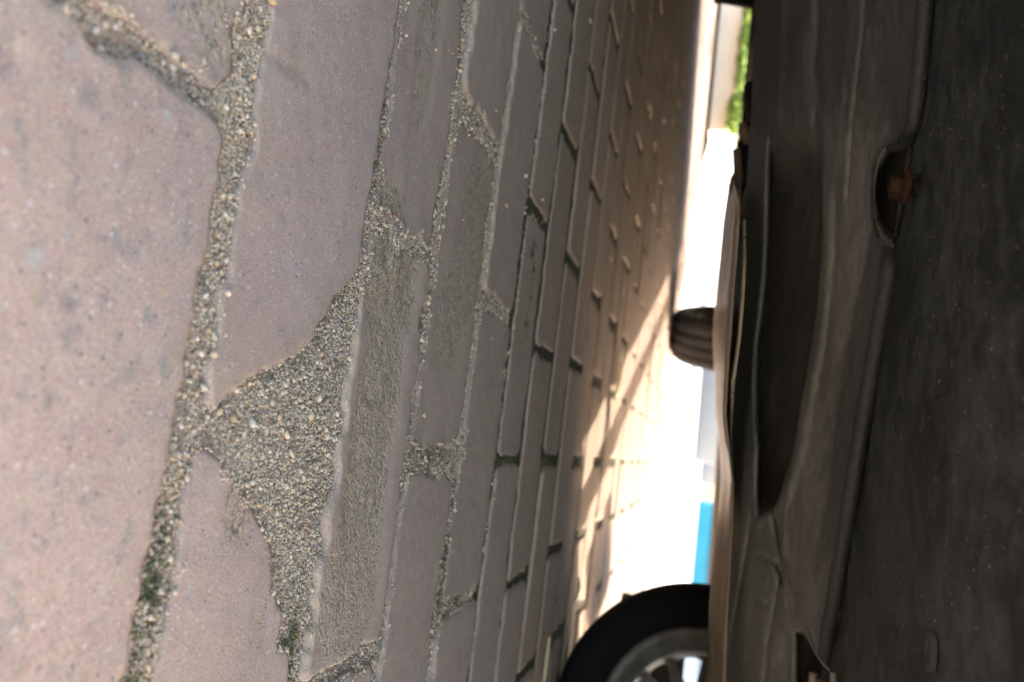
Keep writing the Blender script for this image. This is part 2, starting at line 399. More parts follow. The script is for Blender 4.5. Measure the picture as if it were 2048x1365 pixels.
def paver_mesh(k, x0, x1, y0, y1, step):
    nx = max(6, int((x1 - x0) / step)); ny = max(5, int((y1 - y0) / step))
    xs = np.linspace(x0 + 0.0005, x1 - 0.0005, nx); ys = np.linspace(y0 + 0.0005, y1 - 0.0005, ny)
    X, Y = np.meshgrid(xs, ys, indexing='ij')
    s = stone_sdf(X, Y, x0, x1, y0, y1, k)
    r = random.Random(hash((k, round(x0, 2))) & 0xffff)
    cx, cy = (x0 + x1) / 2, (y0 + y1) / 2
    t = (r.uniform(-0.006, 0.006), r.uniform(-0.012, 0.012), r.uniform(-0.0015, 0.0015))
    if k in (4, 5, 6, 7, 8): t = (r.uniform(-0.006, 0.006), r.uniform(-0.011, 0.011), r.uniform(-0.0010, 0.0010))
    Z = top_height(X, Y, (t[0], t[1], t[2] - t[0] * cx - t[1] * cy))
    wv = wear_at(X, Y)
    Z = Z - wv * (0.0022 if k == 2 else 0.0010) + np.where(wv > 0.05, fbm(X, Y, 260, 3) * 0.0007 * wv, 0)
    rnd = 0.0035 if k > 2 else 0.0024
    inn = np.clip((s + rnd) / rnd, 0, 1)
    Z = Z - 0.0014 * inn ** 2 - 0.018 * sstep(0.0, 0.004, s)
    # a weathered hollow groove across the second stone, as in the photo
    if k == 1 and x0 < -0.16 < x1:
        ax_, ay_, bx_, by_ = -0.151, 0.258, -0.157, 0.296
        t_ = np.clip(((X - ax_) * (bx_ - ax_) + (Y - ay_) * (by_ - ay_)) / ((bx_ - ax_) ** 2 + (by_ - ay_) ** 2), 0, 1)
        groove = np.hypot(X - ax_ - t_ * (bx_ - ax_), Y - ay_ - t_ * (by_ - ay_)) + fbm(X, Y, 220, 3) * 0.002
        Z = Z - 0.0014 * (1 - sstep(0.0, 0.0055, groove)) * (1 - 0.6 * t_)
    else: groove = None
    if k == 0 and x0 < 0.0 < x1:
        for px, py, rr in ((-0.088, 0.153, 0.0045), (-0.043, 0.158, 0.003), (0.02, 0.17, 0.003)):
            Z = Z - 0.0014 * np.exp(-(((X - px) / rr) ** 2 + ((Y - py) / rr / 0.8) ** 2))
    Z[0, :] = Z[-1, :] = -0.035; Z[:, 0] = Z[:, -1] = -0.035
    P = np.stack([X - cx, Y - cy, Z], -1)
    me = grid_mesh('paver', P)
    for nm, val in (('wear', wv), ('edge', np.maximum(np.clip(1 + s / 0.014, 0, 1) ** 1.5, 0 if groove is None else 1.2 * (1 - sstep(0.002, 0.008, groove)))), ('mottle', np.full_like(s, 1.0 if k <= 0 else (0.35 if k == 1 else 0.55)))):
        a = me.attributes.new(nm, 'FLOAT', 'POINT'); a.data.foreach_set('value', val.astype(np.float32).ravel())
    return me, (cx, cy, 0)

# bed of jointing sand: fine sheet near the camera, coarse beyond
def sand_bed():
    xs = np.linspace(-0.55, 0.50, 300); ys = np.linspace(0.02, 0.70, 320)
    X, Y = np.meshgrid(xs, ys, indexing='ij')
    Z = -0.0032 + fbm(X, Y, 40, 3) * 0.0022 + fbm(X, Y, 230, 3) * 0.0014
    # heaped sand in the big broken pocket
    d = np.hypot((X - 0.02) / 0.07, (Y - 0.325) / 0.045); Z += 0.0020 * (1 - sstep(0.4, 1.1, d))
    d = np.hypot((X + 0.11) / 0.05, (Y - 0.40) / 0.05); Z += 0.0025 * (1 - sstep(0.4, 1.1, d))
    d = np.abs(Y - 0.2535); Z += 0.0018 * (1 - sstep(0.004, 0.02, d))
    Z[0, :] = Z[-1, :] = -0.009; Z[:, 0] = Z[:, -1] = -0.009
    return grid_mesh('paving_bed', np.stack([X, Y, Z], -1)), (X, Y, Z)
bm_, SB = sand_bed()
bed = link('paving_bed', bm_, M_sand); tag(bed, kind='structure')
sheet('paving_base', [(-6.5, -1.2), (6.5, -1.2), (6.5, 4.75), (-6.5, 4.75)], -0.0105, M_sand2)
sheet('joint_dirt', [(-6.5, 0.697), (6.5, 0.697), (6.5, 4.74), (-6.5, 4.74)], -0.0024, M_sand2)

near = [s for s in ALL if s[4] <= 1.78 and visible(*s[1:])]
near.sort(key=lambda s: (s[3] ** 2 + ((s[1] + s[2]) / 2) ** 2))
farl = [s for s in ALL if not (s[4] <= 1.78) and visible(*s[1:], mg=0.6)]
pool = {}
for s in near[:290]:
    k, x0, x1, y0, y1 = s
    if k < 0: st = 0.02
    elif y0 < 0.5: st = 0.0022
    elif y0 < 0.85: st = 0.0035
    else: st = 0.007
    me, loc = paver_mesh(k, x0, x1, y0, y1, st)
    o = link('paver', me, M_paver, bed); o.location = loc
fv, ff = [], []
for s in farl:
    k, x0, x1, y0, y1 = s
    dz = rng.uniform(-0.0012, 0.001); tl = rng.uniform(-0.004, 0.004)
    g = 0.006; b = len(fv)
    for (ins, z) in ((g, -0.03), (g, -0.0012 + dz), (g + 0.004, dz)):
        for ax, ay in ((x0 + ins, y0 + ins), (x1 - ins, y0 + ins), (x1 - ins, y1 - ins), (x0 + ins, y1 - ins)):
            fv.append((ax, ay, z + (tl if ay > (y0 + y1) / 2 else -tl) * 0.5))
    for r_ in (0, 4):
        for q in range(4): ff.append((b + r_ + q, b + r_ + (q + 1) % 4, b + r_ + 4 + (q + 1) % 4, b + r_ + 4 + q))
    ff.append((b + 8, b + 9, b + 10, b + 11))
farp = link('paver_field', mesh('paver_field', fv, ff), M_paver, bed, False); tag(farp, kind='stuff')

# grains of jointing sand and grit
def ico():
    t = (1 + 5 ** 0.5) / 2
    v = np.array([(-1, t, 0), (1, t, 0), (-1, -t, 0), (1, -t, 0), (0, -1, t), (0, 1, t), (0, -1, -t), (0, 1, -t), (t, 0, -1), (t, 0, 1), (-t, 0, -1), (-t, 0, 1)], float)
    v /= np.linalg.norm(v[0])
    f = np.array([(0, 11, 5), (0, 5, 1), (0, 1, 7), (0, 7, 10), (0, 10, 11), (1, 5, 9), (5, 11, 4), (11, 10, 2), (10, 7, 6), (7, 1, 8), (3, 9, 4), (3, 4, 2), (3, 2, 6), (3, 6, 8), (3, 8, 9), (4, 9, 5), (2, 4, 11), (6, 2, 10), (8, 6, 7), (9, 8, 1)])
    return v, f
IV, IF = ico()
def grains(name, P, R_, mat, flat=0.65, label=None):
    n = len(P)
    q = nrg.normal(size=(n, 4)); q /= np.linalg.norm(q, axis=1)[:, None]
    a, b, c, d = q.T
    Rm = np.stack([1 - 2 * (c * c + d * d), 2 * (b * c - a * d), 2 * (b * d + a * c), 2 * (b * c + a * d), 1 - 2 * (b * b + d * d), 2 * (c * d - a * b), 2 * (b * d - a * c), 2 * (c * d + a * b), 1 - 2 * (b * b + c * c)], -1).reshape(n, 3, 3)
    S = np.stack([nrg.uniform(0.8, 1.35, n), nrg.uniform(0.65, 1.0, n), nrg.uniform(0.45, 0.85, n)], -1)
    V = IV[None] * (1 + nrg.uniform(-0.22, 0.22, (n, 12, 1))) * S[:, None, :]
    V = np.einsum('nij,nkj->nki', Rm, V) * R_[:, None, None] + P[:, None, :]
    Fc = IF[None] + (np.arange(n) * 12)[:, None, None]
    me = fast_mesh(name, V.reshape(-1, 3), Fc.reshape(-1, 3))
    return me
def all_sdf(x, y):
    s = np.full_like(x, 1.0)
    for k, x0, x1, y0, y1 in near:
        if y0 > 1.2: continue
        m_ = (x > x0 - 0.002) & (x < x1 + 0.002) & (y > y0 - 0.002) & (y < y1 + 0.002)
        if m_.any(): s[m_] = np.minimum(s[m_], stone_sdf(x[m_], y[m_], x0, x1, y0, y1, k))
    return s
def bed_z(x, y):
    X, Y, Z = SB; i = np.clip(((x + 0.55) / 1.05 * 299).astype(int), 0, 299); j = np.clip(((y - 0.02) / 0.68 * 319).astype(int), 0, 319)
    return Z[i, j]
n = 900000
gy = 0.13 + 0.95 * nrg.random(n) ** 1.5
gx = nrg.uniform(-1, 1, n) * (0.18 + gy * 0.42) - 0.1 * gy
s_ = all_sdf(gx, gy)
m_ = (s_ > -0.0004 - 0.013 * np.clip(fbm(gx, gy, 70, 3) + 0.2, 0, 1) * nrg.random(n) ** 2.5) & (s_ < 0.9) & (gy < 0.66 + 0.1 * nrg.random(n))
m_ &= (fbm(gx, gy, 45, 2) > -0.62)
gx, gy, s_ = gx[m_], gy[m_], s_[m_]; n = len(gx)
if n > 75000: gx, gy, s_ = gx[:75000], gy[:75000], s_[:75000]; n = 75000
gr = np.exp(nrg.normal(math.log(0.00044), 0.40, n)); gr = np.clip(gr, 0.0003, 0.0026) * np.clip(0.8 + gy * 0.9, 0.9, 1.7)
inpock = np.hypot((gx - 0.04) / 0.08, (gy - 0.325) / 0.04) < 1
gr[inpock] *= 1.05
big_ = nrg.random(n) < 0.007; gr[big_] = nrg.uniform(0.0010, 0.0023, big_.sum())
P = np.stack([gx, gy, np.where(s_ < 0.0, np.maximum(top_height(gx, gy, (0, 0, 0)) - 0.0006, bed_z(gx, gy)), np.maximum(bed_z(gx, gy), -0.0055)) + gr * 0.45], -1)
go = link('sand_grains', grains('sand_grains', P, gr, M_grain), M_grain, None, False)
tag(go, 'tan and grey grit packed in the open joints between pavers', 'grit', kind='stuff')
# a few larger chips seen lying on the faces
cw = [(1050, 352), (990, 222), (1012, 412), (870, 100), (905, 108), (925, 440), (1084, 400), (1178, 42), (1108, 60), (845, 830), (748, 245), (700, 520), (590, 340), (640, 250), (812, 72), (690, 600), (1220, 515), (1232, 300)]
cpn = np.array([at_z(*q, 0.0) for q in cw]); crr = np.array([0.0028, 0.0024, 0.0018, 0.0012, 0.001, 0.0012, 0.002, 0.004, 0.0022, 0.0022, 0.0009, 0.0009, 0.001, 0.001, 0.0012, 0.001, 0.004, 0.004]); cpn[:, 2] = crr * 0.5
co = link('stone_chips', grains('stone_chips', cpn, crr, M_grain), M_grain, None, False)
tag(co, 'small pale stone chips lying singly on the paver faces', 'grit', kind='stuff')
# loose grit lying on the faces
n = 2600; gy = 0.14 + 1.1 * nrg.random(n) ** 1.3; gx = nrg.uniform(-1, 1, n) * (0.12 + gy * 0.45) - 0.1 * gy
gr = np.clip(np.exp(nrg.normal(math.log(0.00028), 0.5, n)), 0.00015, 0.0016) * np.clip(gy * 1.5, 0.8, 1.6)
m_ = all_sdf(gx, gy) < -0.003; gx, gy, gr = gx[m_], gy[m_], gr[m_]
gz = top_height(gx, gy, (0, 0, 0)) + gr * 0.5 - wear_at(gx, gy) * 0.002 + 0.0003
lo_ = link('loose_grit', grains('loose_grit', np.stack([gx, gy, gz], -1), gr, M_grain), M_grain, None, False)
tag(lo_, 'fine loose grit scattered over the paver faces', 'grit', kind='stuff')
# moss tufts in joints
def moss():
    pts = []; rr = []
    for cx, cy, rx, ry, c in ((0.075, 0.2515, 0.020, 0.005, 420), (0.115, 0.2515, 0.012, 0.004, 150), (-0.155, 0.29, 0.006, 0.014, 90), (-0.15, 0.375, 0.03, 0.004, 160),
                              (0.13, 0.366, 0.03, 0.004, 260), (0.027, 0.755, 0.006, 0.035, 260), (0.14, 0.64, 0.006, 0.04, 260), (-0.14, 0.775, 0.09, 0.02, 420), (0.15, 0.85, 0.008, 0.03, 200),
                              (0.03, 0.95, 0.008, 0.04, 220), (0.02, 0.535, 0.006, 0.04, 120), (-0.10, 0.655, 0.006, 0.04, 180), (0.10, 0.598, 0.05, 0.004, 200), (0.05, 0.71, 0.08, 0.004, 200)):
        x = nrg.normal(cx, rx * 0.6, c); y = nrg.normal(cy, ry * 0.6, c)
        pts.append(np.stack([x, y, np.full(c, -0.003) + nrg.uniform(0, 0.0025, c)], -1)); rr.append(nrg.uniform(0.0005, 0.0012, c) * max(1, cy * 1.6))
    P = np.concatenate(pts); R_ = np.concatenate(rr)
    k = all_sdf(P[:, 0], P[:, 1]) > -0.001
    return P[k], R_[k]
P, R_ = moss()
mo = link('moss', grains('moss', P, R_, None), simple('moss_green', (0.15, 0.145, 0.065), 0.95, 0.1, 0.2, 300, other=(0.07, 0.07, 0.04)), None, False)
tag(mo, 'olive moss tufts growing in the paving joints', 'moss', kind='stuff')

# ------------------------------------------------------------------ the parked car above the camera
AX = Vector((-0.40, 0.915, 0)).normalized()            # towards its rear
RT = Vector((AX.y, -AX.x, 0))                          # towards its right (photo right) side
HEAD = math.atan2(AX.y, AX.x)
car = empty('parked_car', (0, 0, 0))
tag(car, 'dark dusty underside of a parked car filling the right of the picture', 'car')
FR = Vector((0.86, 0.62, 0))                           # front right corner on plan
def cp(a, b, z): p = FR + AX * a - RT * b; return (p.x, p.y, z)   # a back from front, b inward from right side
def loft(name, secs, mat, parent, smooth=False):
    n = len(secs[0]); v = [p for s in secs for p in s]; f = []
    for i in range(len(secs) - 1):
        for j in range(n): f.append((i * n + j, i * n + (j + 1) % n, (i + 1) * n + (j + 1) % n, (i + 1) * n + j))
    f.append(tuple(range(n))[::-1]); f.append(tuple((len(secs) - 1) * n + j for j in range(n)))
    return link(name, mesh(name, v, f), mat, parent, smooth)
def car_body(cpf, L, W, zb, zt, parent, hood=0.62):
    secs = []
    for a, top, ins in ((0.0, hood - 0.08, 0.10), (0.10, hood - 0.03, 0.04), (0.35, hood, 0.02), (0.75, hood + 0.05, 0), (L - 0.5, hood + 0.08, 0), (L - 0.12, hood + 0.06, 0.04), (L, zb + 0.3, 0.14)):
        zb_ = zb
        secs.append([cpf(a, ins, zb_ + 0.03), cpf(a, ins - 0.0, top - 0.06), cpf(a, ins + 0.06, top), cpf(a, W - ins - 0.06, top), cpf(a, W - ins, top - 0.06), cpf(a, W - ins, zb_ + 0.03), cpf(a, W - ins - 0.05, zb_), cpf(a, ins + 0.05, zb_)])
    body = loft('body_shell', secs, M_paint, parent)
    secs = []
    for a, z, i in ((0.78, hood + 0.03, 0.10), (1.15, zt - 0.04, 0.20), (1.5, zt, 0.22), (L - 0.9, zt - 0.02, 0.22), (L - 0.3, hood + 0.06, 0.14)):
        secs.append([cpf(a, i - 0.06, hood - 0.02), cpf(a, i, z), cpf(a, W - i, z), cpf(a, W - i + 0.06, hood - 0.02)])
    loft('cabin', secs, M_paint, parent)
    for side in (0, 1):
        for a0, a1 in ((1.2, 1.72), (1.8, L - 1.0)):
            b0, b1 = (0.13, 0.195) if side == 0 else (W - 0.13, W - 0.195)
            z0, z1 = hood + 0.09, zt - 0.09
            e = -0.012 if side == 0 else 0.012
            v = [cpf(a0, b0 + e, z0), cpf(a1, b0 + e, z0), cpf(a1, b1 + e, z1), cpf(a0 + 0.05, b1 + e, z1)]
            link('side_window', mesh('side_window', v, [(0, 1, 2, 3)]), M_glass, parent, False)
    v = [cpf(0.80, 0.16, hood + 0.09), cpf(0.80, W - 0.16, hood + 0.09), cpf(1.10, W - 0.24, zt - 0.05), cpf(1.10, 0.24, zt - 0.05)]
    link('windscreen', mesh('windscreen', v, [(0, 1, 2, 3)]), M_glass, parent, False)
LCAR = 3.6; WCAR = 1.80
car_body(cp, LCAR, WCAR, 0.325, 1.15, car)
# underbody pan above the line of sight
secs = []
for a in (1.0, 1.2, 2.0, LCAR - 0.1):
    secs.append([cp(a, 0.10, 0.285), cp(a, 0.10, 0.32), cp(a, WCAR - 0.10, 0.32), cp(a, WCAR - 0.10, 0.285), cp(a, WCAR * 0.6, 0.29), cp(a, WCAR * 0.4, 0.29)])
loft('floor_pan', secs, M_dark, car)
for b in (0.03, WCAR - 0.03):
    pts = [cp(a, b, 0.248) for a in np.linspace(0.95, LCAR - 0.75, 8)]
    link('rocker_sill', tube_mesh('rocker_sill', pts, 0.022, 12), M_panel, car)

# ---- the near underside, its outlines placed where the photograph shows them
def pl(pts):
    a = np.array(pts, float); return lambda u: np.interp(u, a[:, 0], a[:, 1])
beadR = pl([(-500, 1915), (-60, 1885), (0, 1874), (100, 1866), (150, 1861), (250, 1849), (290, 1842), (400, 1824), (500, 1808), (560, 1800), (640, 1785), (700, 1775), (760, 1765), (850, 1750), (930, 1738), (1030, 1722), (1130, 1705), (1230, 1688), (1290, 1672), (1338, 1661), (1400, 1650), (1900, 1560)])
beadW = pl([(-500, 46), (0, 46), (250, 42), (500, 46), (700, 46), (900, 50), (1100, 52), (1250, 48), (1330, 30), (1900, 30)])
sill = pl([(-500, 1540), (0, 1512), (150, 1508), (250, 1503), (340, 1497), (480, 1490), (560, 1482), (650, 1474), (745, 1462), (860, 1452), (900, 1450), (1000, 1448), (1100, 1436), (1200, 1427), (1365, 1417), (1900, 1385)])
crL = pl([(-500, 1540), (300, 1535), (489, 1531), (564, 1527), (639, 1519), (685, 1512), (759, 1509), (834, 1509), (894, 1513), (985, 1511), (1036, 1515), (1100, 1512)])
crR = pl([(-500, 1650), (300, 1650), (340, 1649), (465, 1651), (539, 1646), (614, 1639), (680, 1630), (734, 1621), (797, 1609), (859, 1599), (910, 1590), (951, 1578), (995, 1565), (1023, 1550), (1036, 1522), (1045, 1505), (1100, 1490)])
ZT = 0.30
def bead_Y(u): return at_z(beadR(u), u, ZT)[1]
def seg_d(w_, u_, pts):
    d = np.full(w_.shape, 1e9)
    for (w0, u0), (w1, u1) in zip(pts[:-1], pts[1:]):
        vx, vy = w1 - w0, u1 - u0; t = np.clip(((w_ - w0) * vx + (u_ - u0) * vy) / (vx * vx + vy * vy), 0, 1)
        d = np.minimum(d, np.hypot(w_ - w0 - t * vx, u_ - u0 - t * vy))
    return d
def under_panel():
    us = np.arange(-420, 1760, 7.0); ts = np.linspace(0, 1, 190)
    W_ = np.zeros((len(us), len(ts))); U_ = np.repeat(us[:, None], len(ts), 1); Y_ = np.zeros_like(W_)
    for i, u in enumerate(us):
        s0, s1 = sill(u), beadR(u) - beadW(u) * 0.45
        W_[i] = s0 + (s1 - s0) * ts
        yb = bead_Y(u)
        f0 = np.interp(W_[i], [s0, s0 + 0.16 * (s1 - s0), s0 + 0.30 * (s1 - s0), s0 + 0.55 * (s1 - s0), s1], [0.38, 0.25, 0.19, 0.11, 0.008])
        Y_[i] = yb + f0
    # crescent shaped recess
    inside = (W_ > crL(U_)) & (W_ < crR(U_)) & (U_ < 1040)
    dl = np.minimum(W_ - crL(U_), crR(U_) - W_)
    fade = sstep(-100, 330, U_) * 0.0 + 1.0
    rec = np.clip(dl / 7, 0, 1); rec = np.where(U_ < 1040, rec, 0) * sstep(240, 420, U_) * (1 - 0.0 * U_)
    Y_ = Y_ + rec * 0.14 * np.clip((1042 - U_) / 40, 0, 1)
    # rolled lip beside the recess
    lip = np.exp(-((W_ - crR(U_) - 12) / 10) ** 2) * (U_ < 1050) * sstep(330, 460, U_)
    Y_ = Y_ - lip * 0.006
    # pressed creases in the sheet
    def crease(pts, wd, dep):
        nonlocal Y_
        Y_ = Y_ + dep * np.exp(-(seg_d(W_, U_, pts) / wd) ** 2)
    crease([(1541, 1035), (1552, 1090), (1560, 1130), (1562, 1155)], 6, -0.012)
    crease([(1548, 1035), (1558, 1090), (1567, 1130), (1566, 1155)], 5, 0.012)
    crease([(1556, 1130), (1561, 1150), (1564, 1165)], 5, 0.03)
    crease([(1566, 1160), (1577, 1200), (1586, 1235), (1592, 1270), (1590, 1420)], 7, -0.006)
    crease([(1576, 1200), (1586, 1240), (1594, 1290), (1592, 1420)], 4, 0.008)
    crease([(1562, 1165), (1552, 1220), (1540, 1280), (1528, 1400)], 7, 0.007)
    crease([(1506, 1040), (1492, 1130), (1480, 1200), (1465, 1270), (1455, 1400)], 7, 0.010)
    crease([(1582, 960), (1572, 1040), (1565, 1110)], 6, -0.006)
    crease([(1515, 1110), (1545, 1122), (1556, 1135)], 3, 0.006)
    crease([(1516, 1205), (1540, 1212)], 3, 0.005)
    crease([(1665, 1210), (1625, 1260), (1600, 1300)], 14, 0.0)
    crease([(1730, -300), (1722, 60), (1712, 140), (1700, 260), (1690, 400)], 7, -0.003)
    crease([(1741, -300), (1731, 60), (1720, 150), (1708, 260), (1698, 400)], 5, 0.003)
    crease([(1646, -300), (1640, 40), (1634, 160)], 10, 0.008)
    crease([(1590, -100), (1580, 120), (1572, 260)], 12, 0.005)
    crease([(1540, -100), (1536, 120), (1530, 240), (1524, 330)], 9, 0.006)
    crease([(1640, 160), (1634, 230), (1642, 300), (1652, 345)], 10, 0.006)
    crease([(1490, 760), (1478, 900), (1472, 1000), (1462, 1100)], 8, 0.006)
    # scalloped notch round the bolt
    nd = np.hypot((U_ - 388) / 103, (W_ - 1812) / 66); nd = np.maximum(nd, 0)
    Y_ = Y_ + 0.055 * (1 - sstep(0.93, 1.02, nd)) - 0.004 * np.exp(-((nd - 1.08) / 0.07) ** 2)
    # corner cut at the lower end of the panel beside the bead
    cut = (U_ > 1262) & (W_ > 1592 + (U_ - 1262) * 0) & (W_ < 1610 + (U_ - 1262) * 0.80 + 4)
    ed = np.clip(np.minimum((1612 + (U_ - 1268) * 0.70 - W_), (U_ - 1262)) / 8, 0, 1) * np.clip((W_ - 1590) / 8, 0, 1)
    Y_ = Y_ + np.where(U_ > 1262, ed, 0) * 0.16
    Y_ = Y_ + fbm(U_ * 0.01, W_ * 0.03, 1, 3) * 0.006 + fbm(U_ * 0.05, W_ * 0.08, 1, 3) * 0.0016
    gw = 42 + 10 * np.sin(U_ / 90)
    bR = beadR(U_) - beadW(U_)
    grime_shade = sstep(-gw * 1.0, -gw * 0.35, W_ - bR) * sstep(1420, 900, U_) * 0.9
    grime_shade = np.maximum(grime_shade, 0.80 * sstep(520, 60, U_))  # shade put into the colour: the upper end of the panel goes darker
    D = np.einsum('ij,...j->...i', RC, np.stack([W_ - CX, -(U_ - CY), np.full_like(W_, -F_PX)], -1))
    P_ = D * (Y_ / D[..., 1])[..., None] + np.array([0, 0, CAM_H])
    return P_, grime_shade
UP, GR = under_panel()
# give the pressing a back skin so that it is a closed sheet
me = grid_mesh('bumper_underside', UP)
ga = me.attributes.new('grime_shade', 'FLOAT', 'POINT'); ga.data.foreach_set('value', GR.astype(np.float32).ravel())
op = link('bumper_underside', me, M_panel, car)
sm = op.modifiers.new('skin', 'SOLIDIFY'); sm.thickness = 0.003; sm.offset = 0

def tray():
    us = np.arange(-520, 1900, 9.0); ts = np.linspace(0, 1, 110)
    P_ = np.zeros((len(us), len(ts), 3))
    for i, u in enumerate(us):
        p0 = at_z(beadR(u) + 1, u, ZT)
        y1 = min(0.235, p0[1] - 0.05)
        for j, t in enumerate(ts):
            f = t
            P_[i, j] = (p0[0] * (1 - f) + (p0[0] * 0.62 + 0.05) * f, p0[1] * (1 - f) + y1 * f, ZT)
    X, Y = P_[..., 0], P_[..., 1]
    P_[..., 2] += fbm(X, Y, 9, 3) * 0.0035 + fbm(X, Y, 45, 3) * 0.0007 + 0.02 * (ts[None, :] ** 3)
    return P_
me = grid_mesh('undertray', tray()); ot = link('undertray', me, M_tray, car)
sm = ot.modifiers.new('skin', 'SOLIDIFY'); sm.thickness = 0.003; sm.offset = 1 if me.polygons[0].normal.z < 0 else 1

def photo_tube(name, pts, rad, mat, seg=14, n=40):
    """pts: (w, u, Y, r?)"""
    Q = resample([(*at_y(p[0], p[1], p[2]),) for p in pts], n)
    return link(name, tube_mesh(name, [tuple(q) for q in Q], rad, seg), mat, car)
def bead_pts(u0, u1, st=12, du=0.0):
    out = []
    for u in np.arange(u0, u1 + 1, st):
        w_ = beadR(u) - beadW(u) * 0.52; out.append((w_, u, bead_Y(u) + du - 0.008))
    return out
bp = bead_pts(-420, 262)
bp += [(1818, 280, bead_Y(280) + 0.012), (1800, 290, bead_Y(285) + 0.02), (1778, 296, bead_Y(300) + 0.028)]
photo_tube('edge_bead', bp, [0.0044] * 66 + [0.0042, 0.0036, 0.003, 0.002], M_bead, 16, 70)
bp = [(1772, 497, bead_Y(480) + 0.02), (1780, 508, bead_Y(500) + 0.01)] + bead_pts(530, 1318) + [(1657, 1338, bead_Y(1336))]
photo_tube('edge_bead', bp, [0.0025, 0.003, 0.004] + [0.0050] * 81 + [0.005, 0.0046, 0.004, 0.0036, 0.0024, 0.0012], M_bead, 16, 90)
# pale worn rim that follows the panel's curled corner
photo_tube('panel_rim', [(1607, 1256, .60), (1616, 1262, .585), (1622, 1280, .575), (1628, 1300, .565), (1640, 1320, .555), (1650, 1332, .55), (1659, 1340, .545)], 0.0011, M_panel, 8, 24)
photo_tube('panel_rim', [(1796, 280, .44), (1780, 285, .445), (1764, 293, .45), (1752, 312, .455), (1745, 345, .46), (1742, 390, .465), (1745, 440, .47), (1756, 475, .475)], 0.0010, M_tray, 8, 24)
# rusty bolt in the notch
bc = at_y(1803, 376, 0.425)
def hexhead():
    v = []; f = []
    for z, r in ((-0.0075, 0.0068), (-0.0067, 0.0076), (0.0, 0.0076)):
        for k in range(6): v.append((r * math.cos(k * math.pi / 3 + 0.2), r * math.sin(k * math.pi / 3 + 0.2), z))
    for i in (0, 6):
        for k in range(6): f.append((i + k, i + (k + 1) % 6, i + 6 + (k + 1) % 6, i + 6 + k))
    f.append(tuple(range(5, -1, -1))); f.append(tuple(range(12, 18))); return mesh('bolt_head', v, f)
bh = link('bolt', hexhead(), M_rust, car, False); bh.location = tuple(bc); bevel(bh, 0.0014, 3); bh.scale = (0.82, 0.82, 0.82)
fl = link('washer', tube_mesh('washer', [(0, 0, 0.0), (0, 0, 0.0015), (0, 0, 0.004)], [0.009, 0.0115, 0.0115], 28), M_rust, bh)
sk = link('shank', tube_mesh('shank', [(0, 0, 0.004), (0, 0, 0.03)], 0.0055, 14), M_dark, bh)
pc = at_z(1852, 1303, ZT - 0.002)
pv = [(math.cos(t) * r_ * 0.0085, math.sin(t) * r_ * 0.0055, z) for z, r_ in ((0.003, 1.0), (0.0015, 1.0), (0.0006, 0.9), (0.0006, 0.55), (0.0012, 0.5), (0.0012, 0.05)) for t in np.linspace(0, 2 * math.pi, 25)[:-1]]
pg = link('drain_plug', mesh('drain_plug', pv, [(i * 24 + k, i * 24 + (k + 1) % 24, (i + 1) * 24 + (k + 1) % 24, (i + 1) * 24 + k) for i in range(5) for k in range(24)]), M_tray, car); pg.location = tuple(pc)
# small clip at the lower end of the bead
photo_tube('clip', [(1668, 1420, .54), (1668, 1375, .54), (1666, 1345, .54)], 0.0022, M_panel, 8, 10)
photo_tube('clip', [(1624, 1430, .58), (1624, 1375, .58), (1627, 1346, .58)], 0.003, M_trunkpipe, 8, 10)
photo_tube('clip', [(1640, 1430, .6), (1640, 1360, .6)], 0.006, M_trunkpipe, 8, 8)
# pipes and rolled edges in the gap, seen past the panel
def gloss_strip(name, rows_, n=220, m_n=10):
    """rows_: (u, w of far edge, Y far, w of near edge, Y near): a smooth downward face seen at a grazing angle"""
    A = np.array(rows_, float); us = np.linspace(A[0, 0], A[-1, 0], n); P_ = np.zeros((n, m_n, 3))
    for i, u in enumerate(us):
        wf, yf, wn, yn = (np.interp(u, A[:, 0], A[:, c]) for c in (1, 2, 3, 4))
        pf, pn = at_y(wf, u, yf), at_y(wn, u, yn)
        for j in range(m_n):
            t = j / (m_n - 1); P_[i, j] = pf * (1 - t) + pn * t
            P_[i, j, 2] += 0.0003 * math.sin(t * 9 + u * 0.002) * (1 if 0 < j < m_n - 1 else 0)
    for _ in range(4): P_[1:-1] = (P_[:-2] + 2 * P_[1:-1] + P_[2:]) / 4
    o = link(name, grid_mesh(name, P_), M_lip, car); so_ = o.modifiers.new('skin', 'SOLIDIFY'); so_.thickness = 0.002; so_.offset = 0; return o
gloss_strip('lower_valance', [(352, 1461, 1.5, 1464, 1.30), (400, 1453, 1.5, 1478, .62), (440, 1447, 1.5, 1477, .60), (514, 1440, 1.5, 1472, .60), (600, 1431, 1.5, 1465, .58), (680, 1427, 1.5, 1460, .58), (745, 1430, 1.45, 1455, .60),
    (830, 1432, 1.3, 1450, .62), (900, 1441, 1.15, 1458, .62), (960, 1443, .95, 1466, .76), (1050, 1436, .84, 1464, .78), (1100, 1430, .83, 1462, .78), (1200, 1421, .82, 1456, .77), (1365, 1414, .82, 1450, .77), (1750, 1392, .82, 1430, .77)])
gloss_strip('upper_valance', [(440, 1483, .95, 1489, .62), (520, 1477, .95, 1490, .56), (600, 1469, .95, 1486, .55), (680, 1465, .95, 1479, .55), (760, 1453, .95, 1468, .55), (860, 1454, .90, 1462, .66), (940, 1460, .85, 1464, .78)])
photo_tube('hose', [(1504, 352, .86), (1501, 375, .855), (1496, 400, .85), (1493, 440, .85), (1496, 475, .85), (1505, 502, .85)],
           [0.0015, 0.003, 0.005, 0.006, 0.006, 0.0055, 0.005, 0.0045, 0.004, 0.003, 0.0025, 0.002], M_lip, 12, 12)
